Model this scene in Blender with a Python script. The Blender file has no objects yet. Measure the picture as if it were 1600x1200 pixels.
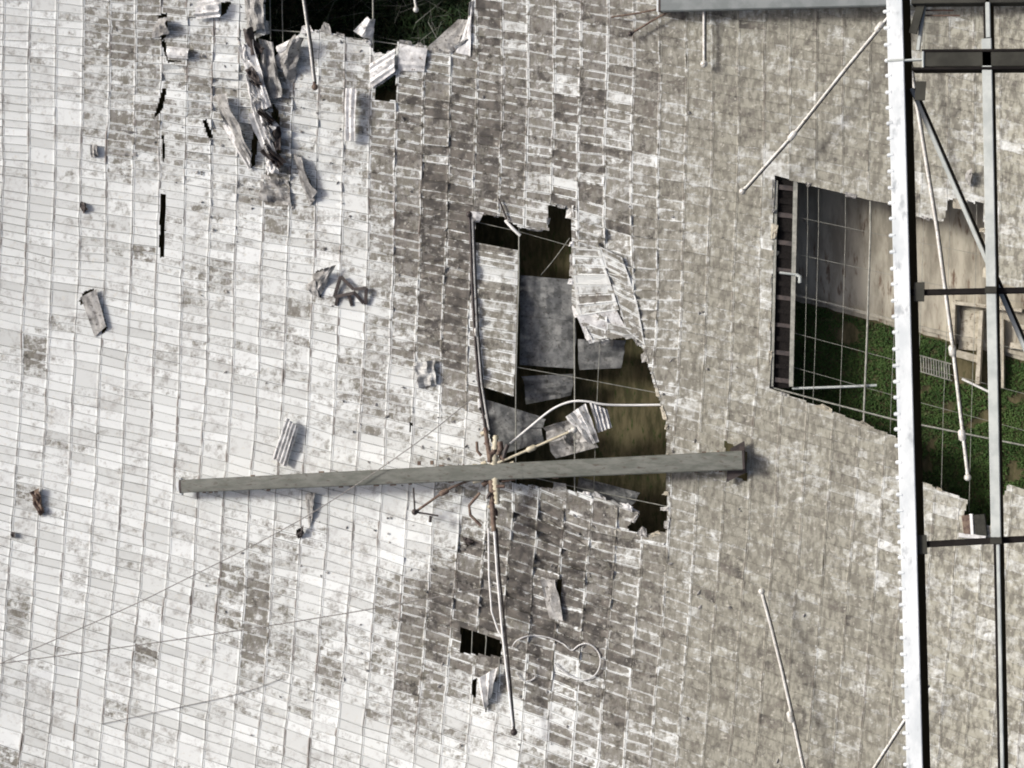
import bpy, bmesh, math, random
import numpy as np
from mathutils import Vector, Matrix, noise as mnoise

SC = bpy.context.scene
COL = SC.collection
rnd = random.Random(7)
R = math.radians

# ------------------------------------------------------------------ camera, sky, sun, exposure
TILT = 25.0
CAM = Vector((0, 0, 135.0))
FOC = 2617.0                      # focal length in photo pixels (1600 wide)
cam_d = bpy.data.cameras.new('camera')
cam = bpy.data.objects.new('camera', cam_d); COL.objects.link(cam)
cam.location = CAM
cam.rotation_euler = (0, R(TILT), 0)
cam_d.sensor_width = 36.0
cam_d.lens = 36.0 * FOC / 1600.0
cam_d.clip_start = 0.5; cam_d.clip_end = 3000
SC.camera = cam

SUN_EL, SUN_AZ = 52.0, 157.0      # azimuth counted from +X towards +Y: the sun stands to the left, a little up
world = bpy.data.worlds.new('World'); SC.world = world; world.use_nodes = True
wn = world.node_tree; wn.nodes.clear()
sky = wn.nodes.new('ShaderNodeTexSky'); sky.sky_type = 'NISHITA'; sky.sun_disc = False
sky.sun_elevation = R(SUN_EL); sky.sun_rotation = R(90 - SUN_AZ)
sky.air_density = 0.7; sky.dust_density = 7.0; sky.ozone_density = 0.3
bg = wn.nodes.new('ShaderNodeBackground'); bg.inputs['Strength'].default_value = 0.062
wo = wn.nodes.new('ShaderNodeOutputWorld')
wn.links.new(sky.outputs[0], bg.inputs[0]); wn.links.new(bg.outputs[0], wo.inputs[0])

sl = bpy.data.lights.new('sun', 'SUN'); sl.energy = 1.5; sl.angle = R(10); sl.color = (1.0, 0.975, 0.93)
sun = bpy.data.objects.new('sun', sl); COL.objects.link(sun)
sd = Vector((math.cos(R(SUN_EL)) * math.cos(R(SUN_AZ)), math.cos(R(SUN_EL)) * math.sin(R(SUN_AZ)), math.sin(R(SUN_EL))))
sun.location = (0, 0, 200)
sun.rotation_euler = sd.to_track_quat('Z', 'Y').to_euler()

vs = SC.view_settings
vs.view_transform = 'Standard'; vs.look = 'None'; vs.gamma = 1.0; vs.use_curve_mapping = False
vs.exposure = 0.99
SC.render.engine = 'CYCLES'
SC.cycles.use_denoising = True
SC.cycles.filter_width = 1.9
SC.cycles.max_bounces = 5; SC.cycles.diffuse_bounces = 3; SC.cycles.glossy_bounces = 2

# ------------------------------------------------------------------ where things stand
RAD = 265.0
CEN = Vector((0, 0, 265.0))       # centre of the reflector's sphere
ca, sa = math.cos(R(TILT)), math.sin(R(TILT))
RIGHT = Vector((ca, 0, -sa)); UP = Vector((0, 1, 0)); FWD = Vector((-sa, 0, -ca))

def ray(x, y):
    return (FWD + RIGHT * ((x - 800) / FOC) + UP * ((600 - y) / FOC)).normalized()

def S(x, y, h=0.0):
    """point h metres above the reflector surface"""
    d = ray(x, y); oc = CAM - CEN
    b = oc.dot(d); c = oc.length_squared - (RAD - h) ** 2
    return CAM + d * (-b + math.sqrt(b * b - c))

def T(x, y, drop=9.6):
    """point on the level plane of the platform truss"""
    d = ray(x, y)
    return CAM + d * (drop / -d.z)

def NRM(p):
    return (CEN - p).normalized()

# ------------------------------------------------------------------ helpers
def tag(o, label=None, cat=None, group=None, kind=None):
    if label: o['label'] = label
    if cat: o['category'] = cat
    if group: o['group'] = group
    if kind: o['kind'] = kind
    return o

def empty(name, loc):
    o = bpy.data.objects.new(name, None); COL.objects.link(o); o.location = loc
    o.empty_display_size = 0.3
    return o

class MB:
    def __init__(s):
        s.v = []; s.f = []; s.attr = {}; s.smooth = []
    def add(s, vs, fs, smooth=False, **at):
        b = len(s.v); s.v += [tuple(v) for v in vs]
        for f in fs:
            s.f.append(tuple(i + b for i in f)); s.smooth.append(smooth)
            for k, val in at.items(): s.attr.setdefault(k, []).append(val)
    def tube(s, pts, r, n=8, caps=True, r2=None):
        pts = [Vector(p) for p in pts]; m = len(pts); vs = []; fs = []
        rs = r if isinstance(r, (list, tuple)) else [r + ((r2 - r) * i / max(1, m - 1) if r2 is not None else 0) for i in range(m)]
        t0 = (pts[1] - pts[0]).normalized()
        u = t0.orthogonal().normalized()
        for i, p in enumerate(pts):
            t = (pts[min(i + 1, m - 1)] - pts[max(i - 1, 0)]).normalized()
            u = (u - t * u.dot(t)).normalized(); w = t.cross(u)
            for k in range(n):
                a = 2 * math.pi * k / n
                vs.append(p + (u * math.cos(a) + w * math.sin(a)) * rs[i])
        for i in range(m - 1):
            for k in range(n):
                fs.append((i * n + k, i * n + (k + 1) % n, (i + 1) * n + (k + 1) % n, (i + 1) * n + k))
        s.add(vs, fs, smooth=n > 5)
        if caps:
            s.add(vs[:n][::-1], [tuple(range(n))]); s.add(vs[-n:], [tuple(range(n))])
    def bar(s, p0, p1, w, h, up=Vector((0, 0, 1)), bev=0.0):
        """rectangular section, top face centred on the line p0-p1"""
        p0 = Vector(p0); p1 = Vector(p1); t = (p1 - p0).normalized()
        side = t.cross(up).normalized(); n = side.cross(t).normalized()
        b = bev
        prof = [(-w/2 + b, 0), (w/2 - b, 0), (w/2, -b), (w/2, -h + b), (w/2 - b, -h), (-w/2 + b, -h), (-w/2, -h + b), (-w/2, -b)] if b else \
               [(-w/2, 0), (w/2, 0), (w/2, -h), (-w/2, -h)]
        k = len(prof)
        vs = [p0 + side * a + n * c for a, c in prof] + [p1 + side * a + n * c for a, c in prof]
        fs = [(i, (i + 1) % k, k + (i + 1) % k, k + i) for i in range(k)] + [tuple(range(k))[::-1], tuple(range(k, 2 * k))]
        s.add(vs, fs)
    def ball(s, c, r, n=10, m=7, stretch=None):
        c = Vector(c); vs = [c + Vector((0, 0, r))]; fs = []
        for i in range(1, m):
            a = math.pi * i / m
            for k in range(n):
                q = 2 * math.pi * k / n
                vs.append(c + Vector((math.sin(a) * math.cos(q), math.sin(a) * math.sin(q), math.cos(a))) * r)
        vs.append(c - Vector((0, 0, r)))
        for k in range(n): fs.append((0, 1 + k, 1 + (k + 1) % n))
        for i in range(m - 2):
            for k in range(n):
                a0 = 1 + i * n; fs.append((a0 + k, a0 + n + k, a0 + n + (k + 1) % n, a0 + (k + 1) % n))
        l = len(vs) - 1
        for k in range(n): fs.append((l, l - n + (k + 1) % n, l - n + k))
        s.add(vs, fs, smooth=True)
    def build(s, name, mat, parent=None, origin=None):
        """one mesh object, its origin at `origin` (world) or the parent's"""
        o0 = Vector(origin) if origin is not None else (parent.matrix_world.translation if parent else Vector((0, 0, 0)))
        if parent is not None and origin is None: o0 = Vector(parent['_o']) if '_o' in parent else Vector(parent.location)
        me = bpy.data.meshes.new(name)
        v = np.array(s.v, dtype=np.float64) - np.array(o0)
        me.from_pydata(v.tolist(), [], s.f)
        me.polygons.foreach_set('use_smooth', s.smooth)
        for k, vals in s.attr.items():
            if k == 'uv': continue
            a = me.attributes.new(k, 'FLOAT', 'FACE'); a.data.foreach_set('value', vals)
        me.materials.append(mat); me.update()
        o = bpy.data.objects.new(name, me); COL.objects.link(o)
        if parent is not None:
            o.parent = parent
            po = Vector(parent.location)
            if parent.parent: po = po + Vector(parent.parent.location)
            o.location = Vector(o0) - po
        else:
            o.location = o0
        return o

# ------------------------------------------------------------------ materials
def mat(name):
    m = bpy.data.materials.new(name); m.use_nodes = True
    nt = m.node_tree; b = nt.nodes['Principled BSDF']
    return m, nt, b

def N(nt, t, **kw):
    n = nt.nodes.new(t)
    for k, v in kw.items(): setattr(n, k, v)
    return n

def math_(nt, op, a, b=None, clamp=False):
    n = N(nt, 'ShaderNodeMath', operation=op, use_clamp=clamp)
    for i, q in enumerate((a, b)):
        if q is None: continue
        if isinstance(q, (int, float)): n.inputs[i].default_value = q
        else: nt.links.new(q, n.inputs[i])
    return n.outputs[0]

def mix_(nt, f, a, b):
    n = N(nt, 'ShaderNodeMix', data_type='RGBA')
    for i, q in ((0, f), (6, a), (7, b)):
        if isinstance(q, (int, float)): n.inputs[i].default_value = q
        elif isinstance(q, tuple): n.inputs[i].default_value = (*q, 1)
        else: nt.links.new(q, n.inputs[i])
    return n.outputs[2]

def rng_(nt, v, a, b, c=0.0, d=1.0):
    n = N(nt, 'ShaderNodeMapRange', interpolation_type='SMOOTHSTEP')
    nt.links.new(v, n.inputs[0])
    for i, q in enumerate((a, b, c, d)): n.inputs[i + 1].default_value = q
    return n.outputs[0]

def noise_(nt, scale, detail=5, rough=0.6, stretch=None, off=0.0):
    g = N(nt, 'ShaderNodeNewGeometry'); mp = N(nt, 'ShaderNodeMapping')
    mp.inputs['Location'].default_value = (off, off * .7, off * .3)
    if stretch: mp.inputs['Scale'].default_value = stretch
    nt.links.new(g.outputs['Position'], mp.inputs[0])
    n = N(nt, 'ShaderNodeTexNoise'); n.inputs['Scale'].default_value = scale
    n.inputs['Detail'].default_value = detail; n.inputs['Roughness'].default_value = rough
    nt.links.new(mp.outputs[0], n.inputs['Vector'])
    return n.outputs[0]

def voro_(nt, scale, stretch=None):
    g = N(nt, 'ShaderNodeNewGeometry'); mp = N(nt, 'ShaderNodeMapping')
    if stretch: mp.inputs['Scale'].default_value = stretch
    nt.links.new(g.outputs['Position'], mp.inputs[0])
    n = N(nt, 'ShaderNodeTexVoronoi', distance='CHEBYCHEV'); n.inputs['Scale'].default_value = scale
    nt.links.new(mp.outputs[0], n.inputs['Vector'])
    s = N(nt, 'ShaderNodeSeparateColor'); nt.links.new(n.outputs['Color'], s.inputs[0])
    return s.outputs[0]

def attr_(nt, name):
    return N(nt, 'ShaderNodeAttribute', attribute_name=name).outputs['Fac']

def bump_(nt, b, h, dist, strength=0.5):
    n = N(nt, 'ShaderNodeBump'); n.inputs['Distance'].default_value = dist; n.inputs['Strength'].default_value = strength
    nt.links.new(h, n.inputs['Height']); nt.links.new(n.outputs[0], b.inputs['Normal'])

def panel_material():
    m, nt, b = mat('weathered_aluminium_panel')
    dirt, tone, rim, hue, rimd, rust = (attr_(nt, k) for k in ('dirt', 'tone', 'rim', 'hue', 'rimd', 'rust'))
    big = noise_(nt, 0.30, 3, 0.65)
    mid = noise_(nt, 1.5, 3, 0.7, off=31)
    fine = noise_(nt, 5.0, 3, 0.75, off=11)
    vert = noise_(nt, 1.0, 3, 0.65, stretch=(2.6, 1.1, 2.6), off=5)
    vor = voro_(nt, 1.5, (1, 1.6, 1))
    # grime lies unevenly; where it is thick everywhere (right-hand side) it evens out
    ns = 0.0
    for tex, amp in ((big, 0.75), (mid, 1.0), (vert, 0.6), (vor, 0.36), (fine, 0.75)):
        ns = math_(nt, 'ADD', ns, math_(nt, 'MULTIPLY', math_(nt, 'SUBTRACT', tex, 0.5), amp))
    d = math_(nt, 'ADD', dirt, math_(nt, 'MULTIPLY', ns, math_(nt, 'MULTIPLY', math_(nt, 'MINIMUM', math_(nt, 'ADD', 0.72, math_(nt, 'MULTIPLY', dirt, 0.95)), 1.4), math_(nt, 'SUBTRACT', 1.0, math_(nt, 'MULTIPLY', rimd, 0.52)))))
    smear = noise_(nt, 1.1, 2, 0.6, off=53)
    # the pressed lips of a panel shed water and stay cleaner than its pan
    lip = math_(nt, 'MULTIPLY', rim, math_(nt, 'SUBTRACT', 1.0, rimd))
    d = math_(nt, 'SUBTRACT', d, math_(nt, 'MULTIPLY', lip, math_(nt, 'MULTIPLY', rng_(nt, smear, 0.36, 0.56, 0.05, 1.0), 1.0)))
    d = math_(nt, 'MAXIMUM', d, 0.0)
    clean = mix_(nt, tone, (0.60, 0.618, 0.600), (0.81, 0.838, 0.825))
    smudge = math_(nt, 'ADD', math_(nt, 'ADD', math_(nt, 'MULTIPLY', mid, 0.45), math_(nt, 'MULTIPLY', fine, 0.15)), math_(nt, 'MULTIPLY', big, 0.4))
    clean = mix_(nt, rng_(nt, smudge, 0.48, 0.68, 0.0, 0.75), clean, (0.40, 0.39, 0.37))
    g1 = mix_(nt, hue, (0.300, 0.292, 0.240), (0.445, 0.436, 0.355))
    g1 = mix_(nt, rimd, (0.240, 0.230, 0.210), g1)
    g1 = mix_(nt, rng_(nt, vert, 0.40, 0.62), g1, (0.190, 0.181, 0.148))
    c = mix_(nt, rng_(nt, d, 0.08, 0.72), clean, g1)
    c = mix_(nt, rng_(nt, d, 0.82, 1.35, 0.0, 0.92), c, mix_(nt, rng_(nt, smear, 0.35, 0.65), (0.05, 0.045, 0.041), (0.145, 0.13, 0.112)))
    # pale lichen flecks
    fleck = rng_(nt, noise_(nt, 2.6, 2, 0.6, off=77), 0.62, 0.72)
    c = mix_(nt, math_(nt, 'MULTIPLY', fleck, 0.5), c, (0.62, 0.60, 0.53))
    # rust runs along the long seams
    rs = rng_(nt, noise_(nt, 1.0, 2, 0.6, stretch=(1.2, 0.35, 1.2), off=19), 0.40, 0.62)
    c = mix_(nt, math_(nt, 'MULTIPLY', math_(nt, 'MULTIPLY', rust, rs), 0.85), c, (0.17, 0.135, 0.115))
    nt.links.new(c, b.inputs['Base Color'])
    b.inputs['Metallic'].default_value = 0.0; b.inputs['Roughness'].default_value = 0.55
    b.inputs['Specular IOR Level'].default_value = 0.35
    return m

def simple(name, c1, c2, scale=3.0, rough=0.6, metal=0.0, c3=None, spec=0.4, bump=0.0, lo=0.35, hi=0.65, stretch=None):
    m, nt, b = mat(name)
    n1 = noise_(nt, scale, 6, 0.65, stretch=stretch)
    c = mix_(nt, rng_(nt, n1, lo, hi), c1, c2)
    if c3:
        c = mix_(nt, rng_(nt, noise_(nt, scale * 2.3, 4, 0.6, off=40, stretch=stretch), 0.56, 0.7), c, c3)
    nt.links.new(c, b.inputs['Base Color'])
    b.inputs['Roughness'].default_value = rough; b.inputs['Metallic'].default_value = metal
    b.inputs['Specular IOR Level'].default_value = spec
    if bump: bump_(nt, b, n1, bump)
    return m

M_PANEL = panel_material()
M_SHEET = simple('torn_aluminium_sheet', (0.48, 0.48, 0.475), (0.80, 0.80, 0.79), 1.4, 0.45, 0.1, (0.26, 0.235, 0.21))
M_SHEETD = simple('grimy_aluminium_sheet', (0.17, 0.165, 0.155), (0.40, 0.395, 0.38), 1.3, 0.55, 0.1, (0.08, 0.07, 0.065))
M_SHEETM = simple('shade_dimmed_sheet', (0.085, 0.088, 0.086), (0.19, 0.195, 0.19), 1.5, 0.55, 0.1, (0.05, 0.048, 0.045))  # colour darkened so the sagging sheets look shaded
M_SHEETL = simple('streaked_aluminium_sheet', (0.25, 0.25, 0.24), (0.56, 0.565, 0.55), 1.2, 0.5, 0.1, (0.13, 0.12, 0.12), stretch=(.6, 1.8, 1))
M_BOOM = simple('grey_green_boom_paint', (0.110, 0.118, 0.100), (0.170, 0.175, 0.155), 1.6, 0.5, 0.0, (0.085, 0.072, 0.058), stretch=(.35, 1.5, 1))
M_BOOM2 = simple('blue_grey_boom_paint', (0.17, 0.19, 0.19), (0.23, 0.25, 0.25), 0.8, 0.5)
M_ROD = simple('pale_rod_metal', (0.52, 0.51, 0.47), (0.74, 0.73, 0.69), 1.5, 0.4, 0.1, (0.28, 0.25, 0.20))
M_DARK = simple('dark_oxidised_metal_and_shade', (0.035, 0.030, 0.030), (0.075, 0.06, 0.055), 2.0, 0.5, 0.2)
M_BLACK = simple('black_paint_and_shade', (0.008, 0.007, 0.007), (0.016, 0.014, 0.013), 6.0, 0.8, 0.0, None, 0.1)
M_DGREY = simple('dark_grey_truss_paint', (0.028, 0.028, 0.024), (0.05, 0.05, 0.042), 4.0, 0.8, 0.0, None, 0.15)
M_WHITE = simple('galvanised_white_girder', (0.50, 0.54, 0.56), (0.70, 0.73, 0.74), 5.0, 0.5, 0.0, (0.36, 0.39, 0.41), stretch=(1, .5, 1))
M_CHORD = simple('pale_grey_chord_paint', (0.34, 0.37, 0.36), (0.46, 0.49, 0.47), 7.0, 0.5)
M_INS = simple('cream_insulator_glaze', (0.42, 0.38, 0.27), (0.60, 0.55, 0.42), 2.5, 0.35)
M_BROWN = simple('brown_rusty_bracket', (0.09, 0.055, 0.045), (0.20, 0.15, 0.11), 3.0, 0.7)
M_CABLE = simple('grey_wire_rope', (0.18, 0.17, 0.16), (0.30, 0.29, 0.27), 4.0, 0.6, 0.2)
M_NET = simple('weathered_support_cable', (0.20, 0.205, 0.18), (0.34, 0.34, 0.30), 2.0, 0.6, 0.1)
M_HOSE = simple('white_plastic_pipe', (0.70, 0.70, 0.68), (0.82, 0.82, 0.80), 2.0, 0.4)
M_SOIL = simple('damp_olive_soil', (0.052, 0.050, 0.026), (0.125, 0.108, 0.062), 0.9, 0.95, 0, (0.04, 0.058, 0.02), 0.1, 0.15, stretch=(1.6, .45, 1))
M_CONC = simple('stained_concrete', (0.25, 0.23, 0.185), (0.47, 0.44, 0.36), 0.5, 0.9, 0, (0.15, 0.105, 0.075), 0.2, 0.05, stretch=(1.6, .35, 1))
M_CONC2 = simple('pale_rubble_concrete', (0.34, 0.315, 0.25), (0.52, 0.485, 0.40), 1.4, 0.9, 0, (0.17, 0.135, 0.10), 0.2, 0.05)
M_GRASS = simple('meadow_grass', (0.030, 0.068, 0.016), (0.066, 0.118, 0.032), 0.5, 0.7, 0, (0.10, 0.115, 0.05), 0.2)
M_FERN = simple('dark_undergrowth_leaf', (0.010, 0.022, 0.010), (0.030, 0.060, 0.020), 0.5, 0.7, 0, (0.06, 0.06, 0.03), 0.15)

# ------------------------------------------------------------------ ground under the reflector
GD = -5.6     # ground lies this far below the panels
def ground_h(x, y):
    r = math.hypot(x, y)
    rr = min(r, 170.0)
    z = CEN.z - math.sqrt((RAD - GD) ** 2 - rr ** 2)
    z += 0.35 * mnoise.noise(Vector((x * 0.12, y * 0.12, 0))) + 0.8 * mnoise.noise(Vector((x * .02, y * .02, 3)))
    z -= 6.0 * math.exp(-((x + 77) / 10) ** 2 - ((y - 33) / 9) ** 2)   # dip added to keep the ground under the upper opening dark
    if r > 170: z += (r - 170) * 0.25 * max(0, 1 - (r - 170) / 400)
    return z

def axis(lo, hi, flo, fhi, fine, coarse):
    a = []; v = lo
    while v < hi:
        a.append(v); v += fine if flo <= v < fhi else coarse
    a.append(hi); return a
gx = axis(-700, 700, -140, 20, 1.6, 20); gy = axis(-700, 700, -60, 60, 1.6, 20)
mb = MB(); nx = len(gx)
mb.add([(x, y, ground_h(x, y)) for y in gy for x in gx],
       [(j * nx + i, j * nx + i + 1, (j + 1) * nx + i + 1, (j + 1) * nx + i) for j in range(len(gy) - 1) for i in range(nx - 1)], smooth=True)
tag(mb.build('ground', M_SOIL), kind='structure')

def G(x, y, up=0.0):
    p = S(x, y, GD)
    return Vector((p.x, p.y, ground_h(p.x, p.y) + up))

def drape(name, poly_rows, material, up):
    """a sheet laid on the ground: rows of (x0, x1, y0, y1) quads in a lattice"""
    (xl, yl0, yl1), (xr, yr0, yr1) = poly_rows
    nu, nv = 40, 20; mb = MB(); vs = []
    for j in range(nv + 1):
        for i in range(nu + 1):
            u = i / nu; v = j / nv
            x = xl + (xr - xl) * u; y0 = yl0 + (yr0 - yl0) * u; y1 = yl1 + (yr1 - yl1) * u
            y = y0 + (y1 - y0) * v
            if j in (0, nv): y += 4 * mnoise.noise(Vector((x * .05, j, 0)))
            vs.append(G(x, y, up))
    fs = [(j * (nu + 1) + i, (j + 1) * (nu + 1) + i, (j + 1) * (nu + 1) + i + 1, j * (nu + 1) + i + 1) for j in range(nv) for i in range(nu)]
    mb.add(vs, fs, smooth=True)
    return mb.build(name, material)
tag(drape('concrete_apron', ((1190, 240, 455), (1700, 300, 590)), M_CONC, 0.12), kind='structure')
mb = MB()
vs_ = [G(x, 455 - 6 + (x - 1190) * (590 - 455) / 510., up) for x in range(1190, 1710, 20) for up in (0.12, 0.5)]
k_ = len(vs_) // 2
back = [v + Vector((0, 0.3, 0)) for v in vs_]
mb.add(vs_ + back, [(2*i, 2*i+2, 2*i+3, 2*i+1) for i in range(k_-1)] + [(2*i+1, 2*i+3, 2*k_+2*i+3, 2*k_+2*i+1) for i in range(k_-1)] + [(2*k_+2*i, 2*k_+2*i+1, 2*k_+2*i+3, 2*k_+2*i+2) for i in range(k_-1)])
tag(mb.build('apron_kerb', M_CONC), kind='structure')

# ------------------------------------------------------------------ the reflector: grid of panels
def sstep(a, b, x):
    t = min(1, max(0, (x - a) / (b - a))); return t * t * (3 - 2 * t)

def slope(x, y):
    y_ = min(1400, max(-150, y)); x_ = min(1900, max(-300, x))
    return math.tan(R(4.6 + 0.0112 * y_ * (1 - 0.25 * x_ / 1600) + 0.0040 * x_))

def lean(y):
    y_ = max(-200, y)
    return -0.085 / 2100.0 * y_ * abs(y_)

PITCH = 41.0
C0, C1 = -7, 46
def warp(x, y):
    g = math.exp(-((x - 965) / 75) ** 2 - ((y - 470) / 120) ** 2)
    y += 22 * g; x += 8 * g
    g = math.exp(-((x - 930) / 90) ** 2 - ((y - 810) / 60) ** 2); y += 14 * g
    x += 1.6 * mnoise.noise(Vector((x * .03, y * .03, 4.7))); y += 2.6 * mnoise.noise(Vector((x * .028, y * .028, 2.1)))
    x += 3.2 * mnoise.noise(Vector((x * .006, y * .006, 1.7))); y += 3.5 * mnoise.noise(Vector((x * .007, y * .007, 9.1)))
    return x, y

rows0 = []
y = -520.0
while y < 1330:
    rows0.append(y); y += 12.3 + 0.0008 * y
lat = []                                    # lat[r][c] = pixel position of a lattice node
for y0 in rows0:
    line = {0: y0}
    for sgn in (1, -1):
        yy = y0
        rng = range(0, C1) if sgn > 0 else range(0, C0, -1)
        for c in rng:
            yy += sgn * slope(c * PITCH, yy) * PITCH; line[c + sgn] = yy
    lat.append([warp(c * PITCH + 6 + lean(line[c]) + rnd.gauss(0, .35), line[c] + rnd.gauss(0, .5)) for c in range(C0, C1 + 1)])
NR, NC = len(lat) - 1, C1 - C0

HOLES = [
    [(404, -60), (738, -60), (736, 30), (728, 62), (700, 82), (665, 72), (622, 66), (618, 84), (585, 84), (578, 66), (540, 58), (500, 46), (470, 50), (448, 78), (428, 96), (420, 60)],
    [(586, 138), (618, 116), (619, 157), (586, 157)],
    [(735, 333), (785, 338), (812, 356), (857, 360), (857, 320), (893, 325), (893, 470), (906, 500), (925, 535), (985, 525), (1004, 545), (1022, 600), (1041, 660), (1042, 830), (1012, 838), (978, 826), (1000, 802), (930, 772), (800, 755), (768, 690), (750, 640), (740, 480)],
    [(1210, 273), (1241, 283), (1392, 320), (1432, 338), (1474, 348), (1482, 312), (1536, 318), (1542, 440), (1660, 462), (1700, 800), (1575, 757), (1548, 822), (1505, 812), (1512, 782), (1440, 752), (1438, 700), (1394, 680), (1300, 642), (1203, 606)],
    [(720, 979), (782, 1000), (784, 1026), (719, 1020)],
    [(250, 303), (260, 303), (257, 402), (249, 402)],
    [(246, 24), (262, 20), (260, 58), (252, 62)], [(252, 66), (258, 62), (262, 94), (292, 95), (262, 98)],
    [(254, 138), (261, 138), (254, 172), (240, 186)], [(316, 188), (322, 186), (334, 216), (326, 218)],
    [(253, 212), (257, 210), (257, 252), (253, 252)],
    [(870, 905), (878, 905), (876, 968), (869, 968)],
    [(1131, 688), (1167, 706), (1167, 752), (1138, 741)],
    [(478, 772), (490, 770), (488, 812), (484, 812)],
    [(400, 60), (424, 50), (434, 108), (420, 132), (404, 100)], [(426, 160), (436, 175), (440, 236), (431, 252), (424, 200)], [(396, 205), (404, 215), (398, 258), (387, 266)],  # cuts from here stand in for black shadows under the pile and scraps
    [(462, 245), (470, 252), (492, 300), (489, 322), (478, 296)], [(340, 150), (352, 152), (376, 205), (382, 228), (366, 208)], [(392, 118), (398, 116), (420, 170), (412, 176)],
    [(132, 455), (146, 451), (158, 480), (168, 512), (161, 524), (153, 500), (146, 466), (138, 460), (127, 478), (124, 470)],
    [(493, 424), (504, 420), (503, 466), (492, 462)], [(738, 1062), (746, 1060), (744, 1092), (737, 1084)], [(756, 1098), (770, 1072), (766, 1090), (758, 1116)],
    [(312, 2), (318, 0), (310, 28), (304, 28)], [(345, 4), (362, 2), (352, 22), (344, 26)], [(386, 2), (392, 0), (400, 50), (392, 58)],
    [(420, 300), (424, 296), (424, 312), (420, 314)], [(722, 838), (742, 846), (730, 854)], [(640, 660), (644, 660), (642, 676), (640, 676)],
    [(462, 830), (474, 822), (472, 840), (466, 842)],
]
HB = [(min(p[0] for p in h), min(p[1] for p in h), max(p[0] for p in h), max(p[1] for p in h)) for h in HOLES]
def in_hole(x, y):
    for h, bb in zip(HOLES, HB):
        if not (bb[0] <= x <= bb[2] and bb[1] <= y <= bb[3]): continue
        ins = False; j = len(h) - 1
        for i in range(len(h)):
            xi, yi = h[i]; xj, yj = h[j]
            if (yi > y) != (yj > y) and x < (xj - xi) * (y - yi) / (yj - yi) + xi: ins = not ins
            j = i
        if ins: return True
    return False

SPOTS = [(715, 480, 34, 150, .30), (690, 300, 60, 60, .22), (860, 830, 80, 70, .40), (800, 930, 90, 60, .35), (690, 1010, 60, 60, .30), (900, 960, 80, 80, .22), (210, 40, 60, 80, .40), (195, 215, 40, 35, .50), (300, 150, 110, 170, .32), (165, 90, 14, 120, .35), (430, 300, 34, 55, .6), (440, 160, 30, 60, .45),
         (530, 120, 25, 45, .4), (660, 185, 85, 85, .50), (770, 120, 36, 150, .20), (768, 260, 40, 80, .42), (700, 350, 50, 50, .55), (640, 380, 45, 70, .42),
         (712, 430, 30, 110, .65), (660, 520, 55, 70, .55), (560, 600, 50, 40, .35), (600, 660, 60, 50, .2), (380, 930, 45, 60, .5), (405, 1000, 40, 70, .55),
         (505, 1040, 36, 50, .55), (650, 1085, 50, 70, .65), (720, 950, 80, 60, .55), (840, 850, 80, 80, .35), (850, 1040, 110, 90, .25), (640, 940, 50, 30, .45),
         (45, 550, 22, 30, .6), (72, 680, 9, 70, .7), (40, 955, 16, 20, .7), (230, 1015, 11, 12, .9), (205, 395, 30, 14, .6), (330, 430, 25, 22, .5),
         (180, 1112, 12, 12, .5), (55, 775, 14, 24, .8), (98, 810, 10, 50, .5), (200, 60, 25, 40, .3), (20, 1190, 15, 20, .5), (600, 300, 40, 100, .25),
         (1180, 1040, 140, 180, .10), (350, 60, 40, 60, -.15), (470, 400, 100, 120, .12), (380, 560, 120, 90, .10), (440, 850, 60, 40, .25),
         (760, 1120, 60, 50, -.35), (640, 590, 30, 20, -.4), (1225, 245, 26, 24, -.35), (1195, 420, 24, 130, -.22), (1480, 300, 40, 30, -.25),
         (1560, 250, 80, 400, -.06), (1520, 1000, 130, 260, -.08), (1300, 150, 120, 160, -.05), (930, 430, 40, 70, -.18), (1480, 760, 60, 50, -.2), (960, 880, 70, 70, -.05)]
def dirtmap(x, y):
    e = float(np.interp(y, (-200, 0, 300, 600, 700, 850, 960, 1050, 1150, 1400), (590, 590, 610, 655, 720, 735, 650, 640, 770, 800))) + 30 * mnoise.noise(Vector((x * .01, y * .01, 12.)))
    d = 0.02 + 0.70 * sstep(e - 130, e + 330, x)
    d += 0.10 * sstep(500, 0, y) * sstep(0, 300, x)
    for sx, sy, rx, ry, a in SPOTS:
        q = ((x - sx) / rx) ** 2 + ((y - sy) / ry) ** 2
        if q < 6: d += a * math.exp(-q * 0.7)
    return d
def rimdirt(x, y):
    # how far grime has also covered the lips: worst on the right-hand side
    return min(1, max(0, sstep(900, 1150, x) * 0.86))
def centre_band(x, y):
    # cells of the middle band: filthy pans between lips scoured bright
    return sstep(540, 690, x - float(np.interp(y, (0, 600, 720, 860, 960, 1060, 1150), (0, 10, 60, 60, 10, 10, 120)))) * sstep(1090, 900, x) * min(1.2, max(0, .62 + 1.1 * mnoise.noise(Vector((x * .011, y * .011, 3.3)))))
DAMAGE = [(830, 860, 130, 110, .16), (700, 420, 70, 200, .07), (940, 430, 70, 110, .18), (430, 200, 90, 150, .10), (300, 120, 90, 140, .05), (850, 1000, 130, 90, .05), (680, 160, 90, 90, .05)]
def roughness_of(x, y):
    a = 0.012
    for sx, sy, rx, ry, q in DAMAGE:
        a += q * math.exp(-((x - sx) / rx) ** 2 - ((y - sy) / ry) ** 2)
    return a

def quad_pt(q, u, v):
    (a, b, c, d) = q       # a=(c,r) b=(c+1,r) c=(c+1,r+1) d=(c,r+1)
    x = (a[0] * (1 - u) + b[0] * u) * (1 - v) + (d[0] * (1 - u) + c[0] * u) * v
    y = (a[1] * (1 - u) + b[1] * u) * (1 - v) + (d[1] * (1 - u) + c[1] * u) * v
    return x, y

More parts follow.
